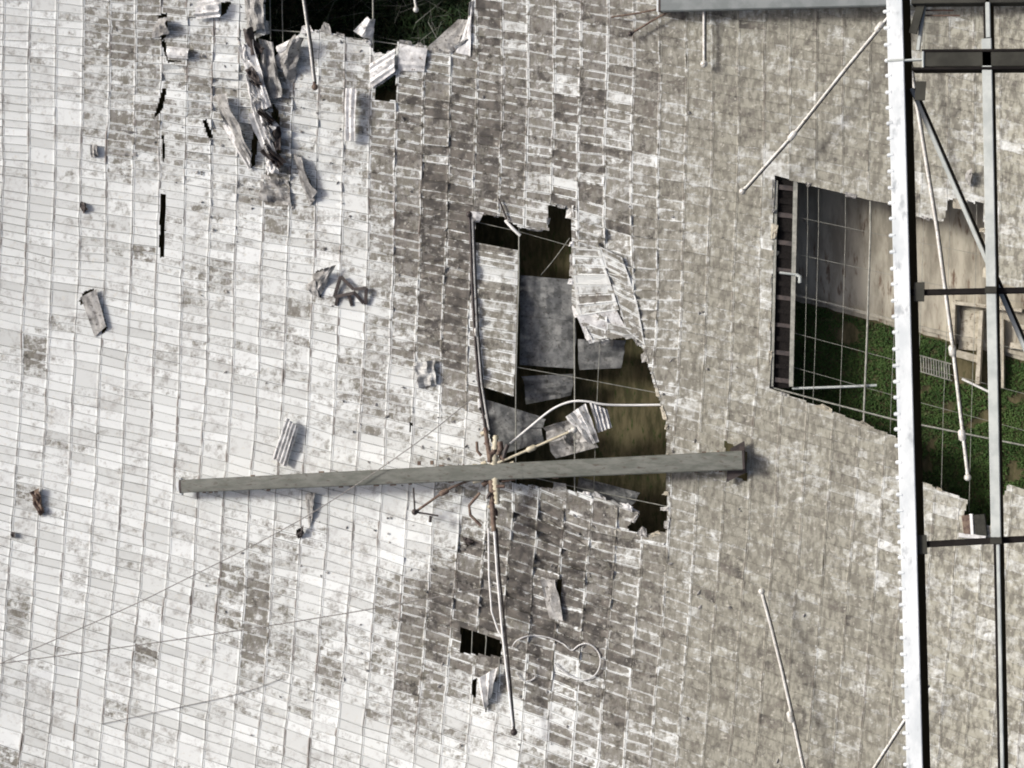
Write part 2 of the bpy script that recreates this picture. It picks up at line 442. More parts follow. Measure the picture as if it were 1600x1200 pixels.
def add_panel(mb, q, whole, seed, lift=0.0, dd=0.0, wide=False):
    rr = random.Random(seed)
    cx, cy = quad_pt(q, .5, .5)
    hgt = abs(q[3][1] - q[0][1])
    at = dict(dirt=max(-.1, dirtmap(cx, cy) + rr.gauss(0, 0.085) + centre_band(cx, cy) * rr.gauss(.16, .36) + (0.22 if rr.random() < .035 else 0)), tone=min(1, max(0, rr.gauss(.55, .27))), hue=rr.random() * .35 + .65 * sstep(1340, 1560, cx) * (1 - .35 * rr.random()), rimd=rimdirt(cx, cy))
    at['dirt'] += .12 * mnoise.noise(Vector((cx * .02, cy * .02, 6.)))
    am = roughness_of(cx, cy)
    at['dirt'] += dd
    if wide: at['rimd'] = (.4 if lift < -.2 else .1); am *= .5
    hh = [0.04 + lift + rr.gauss(0, am * .6)] * 4
    hh = [h + rr.gauss(0, am) for h in hh]
    rust = (0.4 if cx > 640 else 1.0) * (rr.random() < .75) * (.30 + .70 * sstep(.42, .62, .5 + .5 * mnoise.noise(Vector((cx * .035, cy * .007, 4)))))
    def P(u, v, dh=0.0):
        x, y = quad_pt(q, u, v)
        h = (hh[0] * (1 - u) + hh[1] * u) * (1 - v) + (hh[3] * (1 - u) + hh[2] * u) * v
        return S(x, y, h + dh)
    cb = centre_band(cx, cy); gk = 1 - .55 * sstep(850, 1150, cx)
    gk *= rr.uniform(.35, 1.2); gu, gv = 0.44 * gk / PITCH, 0.36 * gk / hgt            # half gaps
    lu, lv = (1.7 + rr.uniform(-.5, 1.1) * cb) / PITCH, (0.9 + rr.uniform(-.4, 1.2) * cb) / hgt             # lip widths
    if wide: lu, lv = 3.0 / PITCH, 2.2 / hgt
    if whole:
        o = [(gu, gv), (1 - gu, gv), (1 - gu, 1 - gv), (gu, 1 - gv)]
        i = [(gu + lu, gv + lv), (1 - gu - lu, gv + lv), (1 - gu - lu, 1 - gv - lv), (gu + lu, 1 - gv - lv)]
        vs = [P(*a) for a in o] + [P(*a) for a in i] + [P(a[0] + (.5 - a[0]) * .06, a[1] + (.5 - a[1]) * .08, -0.03) for a in i] + [P(a[0], a[1], -0.11) for a in o]
        sag = rr.gauss(-0.035, am * .5)
        m0 = P(.33, .5, sag); m1 = P(.67, .5, sag + rr.gauss(0, am * .4))
        vs += [m0, m1]
        fr = dict(at); 
        for k in range(4):
            j = (k + 1) % 4
            side = 1 if k in (1, 3) else 0
            mb.add([vs[k], vs[j], vs[4 + j], vs[4 + k]], [(0, 3, 2, 1)], rim=1.0, rust=rust * side, **at)
            mb.add([vs[4 + k], vs[4 + j], vs[8 + j], vs[8 + k]], [(0, 3, 2, 1)], rim=0.3, rust=rust * .6 * side, **at)
            mb.add([vs[12 + k], vs[12 + j], vs[j], vs[k]], [(0, 3, 2, 1)], rim=1.0, rust=rust * side, **at)
        mb.add([vs[8], vs[9], vs[10], vs[11], m0, m1], [(0, 4, 5, 1), (1, 5, 2), (2, 5, 4, 3), (0, 3, 4)], rim=0.0, rust=0.0, **at)
    else:
        nu, nv = 18, 7
        for a in range(nu):
            for b in range(nv):
                u0 = gu + (1 - 2 * gu) * a / nu; u1 = gu + (1 - 2 * gu) * (a + 1) / nu
                v0 = gv + (1 - 2 * gv) * b / nv; v1 = gv + (1 - 2 * gv) * (b + 1) / nv
                px, py = quad_pt(q, (u0 + u1) / 2, (v0 + v1) / 2)
                if in_hole(px, py): continue
                edge = 1.0 if a in (0, nu - 1) or b in (0, nv - 1) else 0.0
                t = [P(u0, v0), P(u1, v0), P(u1, v1), P(u0, v1)]; l = [P(u0, v0, -.10), P(u1, v0, -.10), P(u1, v1, -.10), P(u0, v1, -.10)]
                mb.add(t + l, [(0, 3, 2, 1), (0, 1, 5, 4), (1, 2, 6, 5), (2, 3, 7, 6), (3, 0, 4, 7)], rim=edge, rust=0.0, **at)

dish = empty('reflector_dish', S(800, 600)); dish['_o'] = tuple(S(800, 600))
tag(dish, 'huge concave dish of weathered aluminium panels, white at left and brown at right', 'dish')

jobs = []
for c in range(NC):
    r = 0
    while r < NR:
        n = 1
        if rnd.random() < 0.045 and r + 2 <= NR: n = 2
        if r + n > NR: n = 1
        q = (lat[r][c], lat[r][c + 1], lat[r + n][c + 1], lat[r + n][c])
        r += n
        cx, cy = quad_pt(q, .5, .5)
        if not (-300 < cx < 1880 and -230 < cy < 1420): continue
        tests = [in_hole(*quad_pt(q, u, v)) for u in (0.02, .07, .13, .19, .25, .31, .38, .44, .5, .56, .62, .69, .75, .81, .87, .93, .98) for v in (.05, .35, .65, .95)]
        if all(tests): continue
        a = abs((q[2][0] - q[0][0]) * (q[3][1] - q[1][1]) - (q[3][0] - q[1][0]) * (q[2][1] - q[0][1])) / 2
        inview = 10 < cx < 1375 and 10 < cy < 1190
        jobs.append((a if inview and not any(tests) else a * 0.01, q, not any(tests)))
jobs.sort(key=lambda t: -t[0])
rest = MB()
for i, (a, q, whole) in enumerate(jobs):
    if i < 290:
        mb = MB(); add_panel(mb, q, whole, i)
        mb.build('panel', M_PANEL, dish, origin=S(*quad_pt(q, .5, .5)))
    else:
        add_panel(rest, q, whole, i)
o = rest.build('panel_field', M_PANEL, dish); o['kind'] = 'stuff'

# support cables under the panels, seen through the openings
def cable(pts_px, h, r, name='support_cable', parent=dish, material=M_NET, n=6):
    mb = MB(); mb.tube([S(x, y, h) for x, y in pts_px], r, n)
    return mb.build(name, material, parent, origin=S(*pts_px[0], h))
for x0, x1 in ((1262, 1255), (1279, 1270), (1321, 1312), (1360, 1350), (1402, 1392), (1443, 1432), (1484, 1474), (1526, 1518), (1570, 1562)):
    cable([(x0, 260), (x0, 360), ((x0 + x1) / 2, 520), (x1, 640), (x1 - 4, 800)], -0.55, 0.020 if x0 not in (1360,) else 0.085)
for y0, sl_ in ((330, .21), (388, .22), (452, .25), (512, .27), (566, .28)):
    cable([(1180, y0 - 6), (1240, y0 + 8), (1320, y0 + 8 + 80 * sl_), (1400, y0 + 8 + 160 * sl_), (1650, y0 + 8 + 400 * sl_)], -0.62, 0.019)
cable([(1200, 604), (1290, 628), (1395, 655), (1440, 664), (1545, 685), (1680, 712)], -0.35, 0.075)
for xa, xb in ((811, 806), (897, 898)):
    cable([(xa, 300), (xa, 430), (xb, 600), (xb, 780)], -0.30, 0.06)
cable([(736, 345), (812, 362), (893, 385), (1000, 420)], -0.8, 0.03)
cable([(740, 560), (815, 575), (900, 590), (1060, 620)], -0.9, 0.03)
cable([(938, 520), (934, 600), (930, 700), (925, 850)], -0.8, 0.025)
cable([(760, 730), (930, 768), (1060, 795)], -0.7, 0.045)
cable([(582, -80), (583, 20), (583, 120), (582, 170)], -0.15, 0.075)
cable([(421, -60), (422, 10), (423, 62)], -0.15, 0.05)
cable([(440, -60), (441, 20), (443, 100)], -0.4, 0.04)
cable([(380, 44), (500, 52), (640, 72), (740, 84)], -0.5, 0.05)
cable([(736, 940), (738, 990), (736, 1040)], -0.4, 0.04)
cable([(757, 950), (760, 1000), (756, 1050)], -0.4, 0.05)

# edge beam along the left rim of the service opening
eb = MB()
for xa, xb, wd in ((1213, 1206, .22), (1243, 1236, .34)):
    eb.bar(S(xa, 282, -0.1), S(xb, 604, -0.1), wd, .25, up=NRM(S(1220, 440)))
rim_beam = eb.build('edge_rail', M_NET, dish, origin=S(1225, 440, -.1))
eb = MB(); eb.bar(S(1229, 280, -.5), S(1221, 606, -.5), 1.3, .6, up=NRM(S(1220, 440)))
eb.build('edge_channel', M_BLACK, dish, origin=S(1225, 440, -.5))
for k in range(15):
    yy = 292 + k * 21.5
    mb = MB(); mb.bar(S(1217 - (yy - 282) * .022, yy, -.22), S(1241 - (yy - 282) * .022, yy + 3, -.22), .30 + .1 * rnd.random(), .12, up=NRM(S(1220, 440)))
    mb.build('edge_cleat', M_BLACK if k % 2 else M_DARK, dish, origin=S(1228, yy, -.22))

# ------------------------------------------------------------------ sheets torn from the reflector
def sheet(name, corners, nu, nv, ribs=0, amp=0.0, arch=0.0, crumple=0.0, material=M_SHEET, label=None, cat='panel', group='panels torn loose from the dish', parent=None, seed=1, curl=0.0, thick=0.025, ribdir='u'):
    P4 = [S(*c) for c in corners]
    n = (P4[1] - P4[0]).cross(P4[3] - P4[0]).normalized()
    if n.dot(NRM(P4[0])) < 0: n = -n
    mb = MB(); vs = []
    for j in range(nv + 1):
        for i in range(nu + 1):
            u, v = i / nu, j / nv
            p = (P4[0] * (1 - u) + P4[1] * u) * (1 - v) + (P4[3] * (1 - u) + P4[2] * u) * v
            h = arch * math.sin(math.pi * v) + curl * (u * u)
            if ribs:
                w = (u if ribdir == 'u' else v) * ribs
                h += amp * (1 if (w % 1) < .5 else -1) * min(1, 4 * min(w % .5, .5 - w % .5))
            q = Vector((u * 3 + seed * 7.3, v * 3, seed))
            h += crumple * mnoise.noise(q)
            p = p + n * h + (P4[1] - P4[0]).normalized() * (crumple * .5 * mnoise.noise(q + Vector((50, 0, 0))))
            vs.append(p)
    fs = [(j * (nu + 1) + i, (j + 1) * (nu + 1) + i, (j + 1) * (nu + 1) + i + 1, j * (nu + 1) + i + 1) for j in range(nv) for i in range(nu)]
    mb.add(vs, fs)
    o = mb.build(name, material, parent, origin=P4[0])
    md = o.modifiers.new('thickness', 'SOLIDIFY'); md.thickness = thick; md.offset = 0
    if parent is None: tag(o, label, cat, group)
    return o

# inside the central opening
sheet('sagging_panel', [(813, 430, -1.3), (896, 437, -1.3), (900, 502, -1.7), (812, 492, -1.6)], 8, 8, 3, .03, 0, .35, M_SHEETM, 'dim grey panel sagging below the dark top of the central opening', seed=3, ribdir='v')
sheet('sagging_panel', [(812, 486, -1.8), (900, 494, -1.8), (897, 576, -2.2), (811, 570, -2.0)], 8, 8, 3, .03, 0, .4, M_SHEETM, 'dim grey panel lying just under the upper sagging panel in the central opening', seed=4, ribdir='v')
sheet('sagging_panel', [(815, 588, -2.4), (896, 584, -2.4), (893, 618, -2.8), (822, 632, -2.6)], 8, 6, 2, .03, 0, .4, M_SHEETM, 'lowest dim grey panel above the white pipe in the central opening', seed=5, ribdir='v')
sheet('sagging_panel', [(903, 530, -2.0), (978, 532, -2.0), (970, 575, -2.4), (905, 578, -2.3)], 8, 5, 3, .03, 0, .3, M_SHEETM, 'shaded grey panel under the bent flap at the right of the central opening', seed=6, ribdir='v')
sheet('bent_flap', [(900, 492, .15), (962, 482, .2), (982, 520, -.25), (921, 537, -.5)], 10, 6, 3, .05, .1, .1, M_SHEET, 'bent panel flap folded down at the right of the central opening', seed=7, ribdir='v')
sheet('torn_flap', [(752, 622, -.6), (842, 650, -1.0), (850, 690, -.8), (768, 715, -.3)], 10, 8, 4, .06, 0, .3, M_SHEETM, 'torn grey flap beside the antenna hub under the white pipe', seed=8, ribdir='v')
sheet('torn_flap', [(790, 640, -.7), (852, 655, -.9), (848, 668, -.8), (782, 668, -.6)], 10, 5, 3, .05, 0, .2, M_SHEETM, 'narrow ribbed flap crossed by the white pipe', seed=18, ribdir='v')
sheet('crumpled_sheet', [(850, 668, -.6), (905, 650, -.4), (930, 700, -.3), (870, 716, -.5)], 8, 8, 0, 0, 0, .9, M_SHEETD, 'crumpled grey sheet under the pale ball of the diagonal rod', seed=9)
sheet('crumpled_sheet', [(884, 651, .7), (915, 630, 1.2), (936, 690, .6), (922, 694, .4)], 12, 8, 5, .20, 0, .25, M_SHEET, 'bright folded sheet standing beside the pale ball above the boom', seed=10)
sheet('crumpled_sheet', [(921, 628, .9), (949, 640, .3), (956, 668, .1), (934, 676, .3)], 12, 6, 4, .18, 0, .15, M_SHEET, 'small ribbed sheet right of the bright folded sheet above the boom', seed=11)
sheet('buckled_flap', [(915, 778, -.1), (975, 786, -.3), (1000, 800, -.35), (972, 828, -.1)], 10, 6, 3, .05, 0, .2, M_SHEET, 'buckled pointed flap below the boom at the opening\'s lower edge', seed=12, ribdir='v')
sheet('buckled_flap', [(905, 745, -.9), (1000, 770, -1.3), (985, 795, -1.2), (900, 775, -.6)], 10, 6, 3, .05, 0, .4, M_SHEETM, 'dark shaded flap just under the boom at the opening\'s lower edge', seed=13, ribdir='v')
def strip(label, left, right, rows, lift, seed, dd=-.12, nm='buckled_strip'):
    root = empty(nm, S(*left[0])); tag(root, label, 'panel strip', 'panels torn loose from the dish')
    def at_(pl, f):
        k = min(len(pl) - 2, int(f * (len(pl) - 1))); g = f * (len(pl) - 1) - k
        return (pl[k][0] * (1 - g) + pl[k+1][0] * g, pl[k][1] * (1 - g) + pl[k+1][1] * g)
    for i in range(rows):
        q = (at_(left, i / rows), at_(right, i / rows), at_(right, (i + 1) / rows), at_(left, (i + 1) / rows))
        mb = MB(); add_panel(mb, q, True, seed + i, lift + .10 * math.sin(i * 1.3), dd, True)
        mb.build('panel', M_PANEL, root, origin=S(*quad_pt(q, .5, .5)))
strip('pale sagging strip of panels along the upper right edge of the central opening', [(893, 374), (894, 410), (897, 450), (903, 494)], [(934, 376), (944, 412), (957, 450), (968, 484)], 8, .16, 900)
strip('second strip of buckled panels right of the pale sagging strip', [(936, 384), (946, 418), (960, 456), (978, 516)], [(972, 402), (984, 436), (996, 474), (1008, 540)], 9, .12, 950)
strip('long pale strip of panels hanging along the left side of the central opening', [(741, 378), (743, 440), (746, 520), (752, 604)], [(810, 391), (809, 450), (807, 530), (803, 620)], 16, -.55, 980, -.02, 'hanging_strip')
te = random.Random(21)
for hi, step in ((0, 30), (2, 32), (3, 60)):
    h = HOLES[hi]
    for i in range(len(h)):
        (xa, ya), (xb, yb) = h[i], h[(i + 1) % len(h)]; L = math.hypot(xb - xa, yb - ya); k = step * te.uniform(.2, .8)
        while k < L:
            f = k / L; x = xa + (xb - xa) * f; y_ = ya + (yb - ya) * f; k += step * te.uniform(.5, 1.8)
            if not (-20 < x < 1620 and -10 < y_ < 1200): continue
            ex, ey = (xb - xa) / L, (yb - ya) / L; nx_, ny_ = -ey, ex
            if not in_hole(x + nx_ * 4, y_ + ny_ * 4): nx_, ny_ = -nx_, -ny_
            w = te.uniform(3, 15); l = te.uniform(1, 5) + (te.random() < .3) * te.uniform(2, 9); dr = te.uniform(-.6, .3)
            sheet('torn_edge', [(x - ex*w - nx_*3, y_ - ey*w - ny_*3, .10), (x + ex*w - nx_*3, y_ + ey*w - ny_*3, .10), (x + ex*w*te.uniform(.2, 1) + nx_*l, y_ + ey*w*.8 + ny_*l, dr), (x - ex*w*te.uniform(.2, 1) + nx_*l*te.uniform(.3, 1), y_ - ey*w*.8 + ny_*l, dr)],
                  4, 4, 0, 0, te.uniform(-.05, .15), .12, te.choice((M_SHEET, M_SHEETD, M_SHEETL) if x < 1000 else (M_SHEETD, M_CONC2, M_CONC2)), parent=dish, seed=te.randint(1, 99))
mb = MB()
for k in range(420):
    if k % 3: x, y_ = te.gauss(790, 190), te.gauss(700, 260)
    else: x, y_ = te.gauss(400, 90), te.gauss(170, 110)
    if in_hole(x, y_) or not (0 < x < 1360): continue
    p_ = S(x, y_, .08); n_ = NRM(p_); u_ = n_.orthogonal().normalized(); u_ = Matrix.Rotation(te.uniform(0, 6.28), 3, n_) @ u_; w_ = n_.cross(u_)
    sz = te.uniform(.06, .26); hh_ = te.uniform(.03, .16)
    b4 = [p_ + u_ * sz * te.uniform(.6, 1.2), p_ + w_ * sz * te.uniform(.3, .8), p_ - u_ * sz * te.uniform(.6, 1.2), p_ - w_ * sz * te.uniform(.3, .8)]
    mb.add(b4 + [p_ + n_ * hh_ + u_ * te.uniform(-.1, .1)], [(0, 1, 4), (1, 2, 4), (2, 3, 4), (3, 0, 4)])
tag(mb.build('metal_chips', M_SHEETD), 'small chips of torn metal strewn around the openings', 'debris', kind='stuff')
# upper wreck
sheet('crumpled_sheet', [(384, 118, .5), (404, 96, .9), (424, 165, .9), (397, 180, .4)], 14, 6, 4, .16, .1, .25, M_SHEET, 'bright ribbed sheet in the middle of the twisted pile left of the upper opening', seed=20)
sheet('crumpled_sheet', [(388, 178, .5), (412, 172, .9), (434, 245, .7), (418, 252, .4)], 14, 6, 3, .20, .1, .2, M_SHEET, 'striped sheet at the lower end of the twisted pile left of the upper opening', seed=21)
sheet('crumpled_sheet', [(372, 74, .4), (396, 62, 1.1), (412, 120, 1.0), (392, 122, .3)], 10, 6, 2, .25, .2, .3, M_SHEET, 'twisted sheet at the upper end of the pile left of the upper opening', seed=22)
sheet('crumpled_sheet', [(404, 60, .7), (426, 66, .4), (440, 150, .5), (414, 160, .2)], 10, 8, 0, 0, .3, .7, M_SHEETD, 'dark crushed sheet wedged in the pile beside the upper opening', seed=23)
sheet('crumpled_sheet', [(428, 92, .2), (462, 52, 1.0), (474, 60, 1.0), (458, 130, .2)], 10, 8, 0, 0, .5, .6, M_SHEETD, 'dark folded flap standing at the upper opening\'s lower left corner', seed=24)
sheet('curled_edge', [(433, 72, .3), (468, 54, 1.3), (470, 62, 1.4), (436, 84, .5)], 8, 4, 0, 0, .25, .1, M_SHEET, 'bright curled lip on the upper opening\'s lower left corner', seed=25)
sheet('twisted_strip', [(334, 150, .2), (352, 146, .7), (394, 240, .8), (390, 264, .3)], 6, 14, 0, 0, .3, .35, M_SHEETD, 'grey twisted strip lying left of the striped sheet pile', seed=26)
sheet('twisted_strip', [(348, 196, .25), (356, 194, .45), (394, 240, .7), (389, 266, .2)], 4, 14, 0, 0, .1, .1, M_SHEET, 'pale pointed strip edging the grey twisted strip', seed=27)
sheet('twisted_strip', [(460, 240, .15), (470, 246, .8), (494, 300, .7), (486, 322, .1)], 5, 12, 2, .12, .2, .3, M_SHEETD, 'bent dark strip right below the twisted pile', seed=28)
sheet('crushed_panel', [(408, 272, .12), (452, 282, .12), (456, 322, .12), (404, 312, .12)], 10, 8, 3, .06, .1, .4, M_SHEETD, 'crushed grey panel under the lower end of the twisted pile', seed=29, ribdir='v')
sheet('crumpled_sheet', [(308, 2, .2), (344, -4, .9), (344, 26, .7), (306, 30, .25)], 12, 8, 3, .16, .2, .2, M_SHEET, 'ribbed crumpled sheet at the top edge left of the twisted pile', seed=30, ribdir='v')
sheet('crumpled_sheet', [(384, -20, .2), (414, -20, .8), (412, 44, .7), (386, 52, .25)], 10, 8, 2, .12, .3, .5, M_SHEETD, 'grey buckled sheet at the top edge against the upper opening', seed=31)
sheet('lifted_flap', [(247, 30, .1), (262, 26, .9), (266, 52, .5), (238, 60, .1)], 6, 6, 0, 0, .2, .3, M_SHEETD, 'small lifted flap at a slit near the upper left', seed=32)
sheet('lifted_flap', [(262, 72, .08), (296, 76, .35), (294, 92, .45), (262, 90, .08)], 8, 4, 0, 0, .25, .1, M_SHEET, 'bulging flap just below the small lifted flap at upper left', seed=33)
sheet('raised_sheet', [(578, 100, .25), (617, 76, .6), (617, 112, .5), (580, 138, .15)], 10, 8, 3, .05, .1, .08, M_SHEET, 'skewed lifted panel over the small square opening', seed=34, ribdir='v')
sheet('raised_sheet', [(624, 68, .3), (668, 76, .3), (663, 112, .15), (622, 110, .12)], 10, 8, 3, .05, .15, .05, M_SHEET, 'raised pale panel right of the skewed lifted panel', seed=35, ribdir='v')
sheet('standing_panel', [(540, 138, .7), (557, 138, .9), (555, 220, .8), (539, 220, .6)], 8, 10, 2, .07, .12, .05, M_SHEET, 'narrow bright panel standing on edge below the upper opening', seed=36)
sheet('folded_scrap', [(552, 48, .6), (574, 26, 1.1), (586, 30, 1.0), (582, 62, .3)], 8, 8, 2, .12, .3, .2, M_SHEET, 'bright folded scrap on the lower edge of the upper opening by the cable', seed=37)
sheet('leaning_panel', [(668, 74, -.4), (716, 30, -1.4), (730, 32, -1.0), (710, 84, -.2)], 8, 8, 2, .05, 0, .15, M_SHEETD, 'grey panel leaning in the right corner of the upper opening', seed=38)
sheet('leaning_panel', [(712, 82, .1), (732, 30, .1), (737, 0, .2), (735, 88, .15)], 6, 8, 0, 0, 0, .1, M_SHEET, 'narrow pale strip along the right rim of the upper opening', seed=39)
rs_ = random.Random(5)
ORD = 'first second third fourth fifth sixth seventh eighth ninth tenth eleventh twelfth thirteenth fourteenth fifteenth sixteenth'.split()
for k in range(16):
    f = k / 15.; x = 388 + 42 * f + rs_.uniform(-12, 12); y_ = 62 + 196 * f + rs_.uniform(-5, 5); a = rs_.uniform(-.5, .5) + 1.1; l = rs_.uniform(9, 22); w = rs_.uniform(4, 9)
    dx, dy = math.cos(a), math.sin(a); h0 = rs_.uniform(.3, .9)
    sheet('torn_scrap', [(x - dx*l - dy*w, y_ - dy*l + dx*w, h0), (x + dx*l - dy*w, y_ + dy*l + dx*w, h0 + rs_.uniform(-.5, .6)), (x + dx*l + dy*w, y_ + dy*l - dx*w, h0 + rs_.uniform(-.5, .8)), (x - dx*l + dy*w, y_ - dy*l - dx*w, h0)],
          8, 12, rs_.choice((0, 2, 3)), rs_.uniform(.15, .32), rs_.uniform(-.1, .5), rs_.uniform(.2, .7), rs_.choice((M_SHEET, M_SHEET, M_SHEETD, M_DARK)), 'torn scrap in the twisted pile, ' + ORD[k] + ' from its top', 'scrap', 'scraps in the twisted pile', seed=70 + k, ribdir='v')
# scattered scraps
sheet('curled_sheet', [(126, 464, .25), (150, 452, .35), (166, 510, .35), (148, 526, .15)], 14, 10, 0, 0, .0, .08, M_SHEETD, 'curled grey panel lying alone on the far left', seed=40)
sheet('folded_sheet', [(489, 428, .15), (508, 420, .8), (524, 414, .6), (500, 464, .15)], 8, 8, 0, 0, .25, .35, M_SHEETD, 'folded grey sheet in the middle left, left of the dark frame', seed=42)
sheet('folded_sheet', [(478, 446, .1), (492, 436, .4), (500, 466, .3), (488, 460, .1)], 6, 6, 0, 0, .1, .15, M_SHEETD, 'small dull sheet at the left foot of the folded grey sheet', seed=43)
sheet('ribbed_scrap', [(448, 652, .6), (466, 668, .6), (447, 730, .5), (426, 716, .4)], 24, 8, 4, .17, .05, .06, M_SHEET, 'corrugated bright scrap with dark grooves above the boom\'s left half', seed=44)
sheet('ribbed_scrap', [(747, 1060, .3), (778, 1042, .8), (768, 1084, .7), (758, 1112, .2)], 14, 8, 2, .22, .1, .15, M_SHEET, 'forked folded scrap beside the lower rod near the bottom', seed=45)
sheet('crumpled_sheet', [(646, 568, .15), (678, 562, .5), (682, 600, .4), (652, 606, .15)], 10, 10, 2, .08, .1, .5, M_SHEETL, 'pale crumpled sheet on the stained panels left of the vertical rod', seed=46)
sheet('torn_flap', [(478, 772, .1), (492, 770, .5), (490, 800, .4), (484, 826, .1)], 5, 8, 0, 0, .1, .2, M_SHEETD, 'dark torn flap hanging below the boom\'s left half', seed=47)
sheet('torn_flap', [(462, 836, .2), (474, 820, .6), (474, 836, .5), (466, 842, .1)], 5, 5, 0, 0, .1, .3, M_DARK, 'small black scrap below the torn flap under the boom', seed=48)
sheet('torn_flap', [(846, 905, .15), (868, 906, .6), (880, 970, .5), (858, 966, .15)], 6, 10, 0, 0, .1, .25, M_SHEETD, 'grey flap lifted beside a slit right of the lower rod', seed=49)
sheet('dented_panel', [(166, 200, .06), (212, 206, .06), (214, 244, .06), (170, 240, .06)], 12, 10, 0, 0, -.28, .2, M_SHEETD, 'dented brownish panel in the upper left', seed=50)
sheet('dark_scrap', [(126, 314, .1), (134, 318, .35), (137, 328, .3), (130, 334, .1)], 5, 5, 0, 0, .1, .25, M_DARK, 'tiny black scrap on white panels left of the long slit', 'scrap', seed=51)
sheet('dark_scrap', [(17, 832, .1), (23, 831, .3), (24, 840, .3), (19, 840, .1)], 4, 4, 0, 0, .1, .2, M_DARK, 'tiny black scrap near the left edge below the boom\'s level', 'scrap', seed=52)
sheet('dark_scrap', [(141, 226, .1), (152, 226, .4), (154, 244, .3), (143, 246, .1)], 5, 5, 0, 0, .1, 0.3, M_SHEETD, 'small dull scrap left of the dented panel', 'scrap', seed=53)
sheet('dark_scrap', [(724, 838, .1), (740, 846, .4), (732, 852, .3), (726, 848, .1)], 5, 5, 0, 0, .1, .2, M_DARK, 'small black scrap left of the lower rod below the hub', 'scrap', seed=54)
sheet('rusty_scrap', [(45, 770, .1), (62, 762, .4), (68, 800, .3), (64, 806, .1)], 8, 10, 2, .15, .1, .4, M_BROWN, 'rusty twisted scrap on white panels at the far left', 'scrap', seed=55)
sheet('pale_scrap', [(1510, 268, .3), (1520, 262, .8), (1518, 288, .7), (1512, 290, .2)], 5, 6, 0, 0, .1, .2, M_SHEETD, 'small scrap hanging on the dish right of the white girder', 'scrap', seed=56)
# steel angle frame fallen among the scraps
fr = empty('broken_frame', S(545, 470)); tag(fr, 'dark triangular broken frame on the white panels right of the folded sheet', 'frame')
for a, b_ in (((532, 432, .5), (552, 452, .5)), ((532, 432, .5), (522, 464, .3)), ((522, 464, .3), (552, 458, .4)), ((552, 452, .5), (572, 450, .6)), ((572, 450, .6), (571, 476, .3)), ((552, 456, .4), (568, 474, .2)), ((545, 462, .3), (550, 478, .1)), ((527, 464, .3), (525, 478, .1))):
    mb = MB(); p, q = S(*a), S(*b_); mb.bar(p, q, .28, .14, up=NRM(p)); mb.build('strut', M_DARK, fr, origin=p)

# ------------------------------------------------------------------ antennas standing over the dish
def ball_end(parent, x, y, h, r, material, towards):
    mb = MB(); p = S(x, y, h); mb.ball(p, r, 12, 8)
    t = (S(*towards, h) - p).normalized(); mb.tube([p + t * r * .8, p + t * r * 1.6], r * .45, 8)
    return mb.build('corona_ball', material, parent, origin=p)

def rod(parent, pts, h, r, material, name='antenna_rod', joints=()):
    mb = MB(); P3 = [S(p[0], p[1], h if len(p) < 3 else p[2]) for p in pts]
    r = r * 1.3; mb.tube(P3, r, 8); o = mb.build(name, material, parent, origin=P3[0])
    if name == 'antenna_rod': globals()['last_rod'] = o
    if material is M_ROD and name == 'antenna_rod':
        m3 = MB(); m3.tube([S(p_[0] + 2.6, p_[1] + .8, h - .12) for p_ in pts], r * .62, 6); m3.build('rod_shade_tube', M_DARK, o, origin=P3[0])  # dark tube added for the rod's shaded right side
    for jx, jy in joints:
        m2 = MB(); c = S(jx, jy, h); t = (P3[-1] - P3[0]).normalized()
        m2.tube([c - t * .45, c - t * .3, c + t * .3, c + t * .45], [r * 1.2, r * 2.2, r * 2.2, r * 1.2], 8)
        m2.build('joint', material, o, origin=c)
    return o

HBM = 1.25

def boom(parent, a, b, w0, w1, material, hh=HBM):
    p, q = S(*a, hh), S(*b, hh); n = NRM((p + q) / 2)
    t = (q - p).normalized(); s_ = t.cross(n).normalized(); n = s_.cross(t)
    prof = [(-.5, .25), (-.44, .31), (-.1, .335), (.1, .335), (.44, .31), (.5, .25), (.5, -.3), (.4, -.42), (-.4, -.42), (-.5, -.3)]
    m = 18; vs = []; k = len(prof)
    for i in range(m + 1):
        f = i / m; w = w0 + (w1 - w0) * f; c = p + (q - p) * f - n * .25 * math.sin(math.pi * f)
        vs += [c + s_ * (x * w) + n * (z * w) for x, z in prof]
    fs = [(i * k + j, i * k + (j + 1) % k, (i + 1) * k + (j + 1) % k, (i + 1) * k + j) for i in range(m) for j in range(k)]
    fs += [tuple(range(k))[::-1], tuple(range(m * k, m * k + k))]
    mb = MB(); mb.add(vs, fs); o = mb.build('boom', material, parent, origin=(p + q) / 2)
    for f in (.001, .62, .999):
        w = (w0 + (w1 - w0) * f) * 1.03; c = p + (q - p) * f - n * .25 * math.sin(math.pi * f); mb = MB()
        vv = [c - t * .09 + s_ * (x * w) + n * (z * w) for x, z in prof] + [c + t * .09 + s_ * (x * w) + n * (z * w) for x, z in prof]
        mb.add(vv, [(j, (j + 1) % k, k + (j + 1) % k, k + j) for j in range(k)] + [tuple(range(k))[::-1], tuple(range(k, 2 * k))])
        mb.build('band', M_DARK if f in (.001, .999) else material, parent, origin=c)
    return p, q, t, s_, n

def mast(parent, x, y, h):
    top = S(x, y, h); g = ground_h(top.x, top.y); mb = MB()
    b_ = Vector((top.x, top.y, g)); mb.tube([b_, b_ + Vector((0, 0, .3)), top], [.34, .26, .2], 10)
    mb.build('mast', M_BOOM, parent, origin=b_)

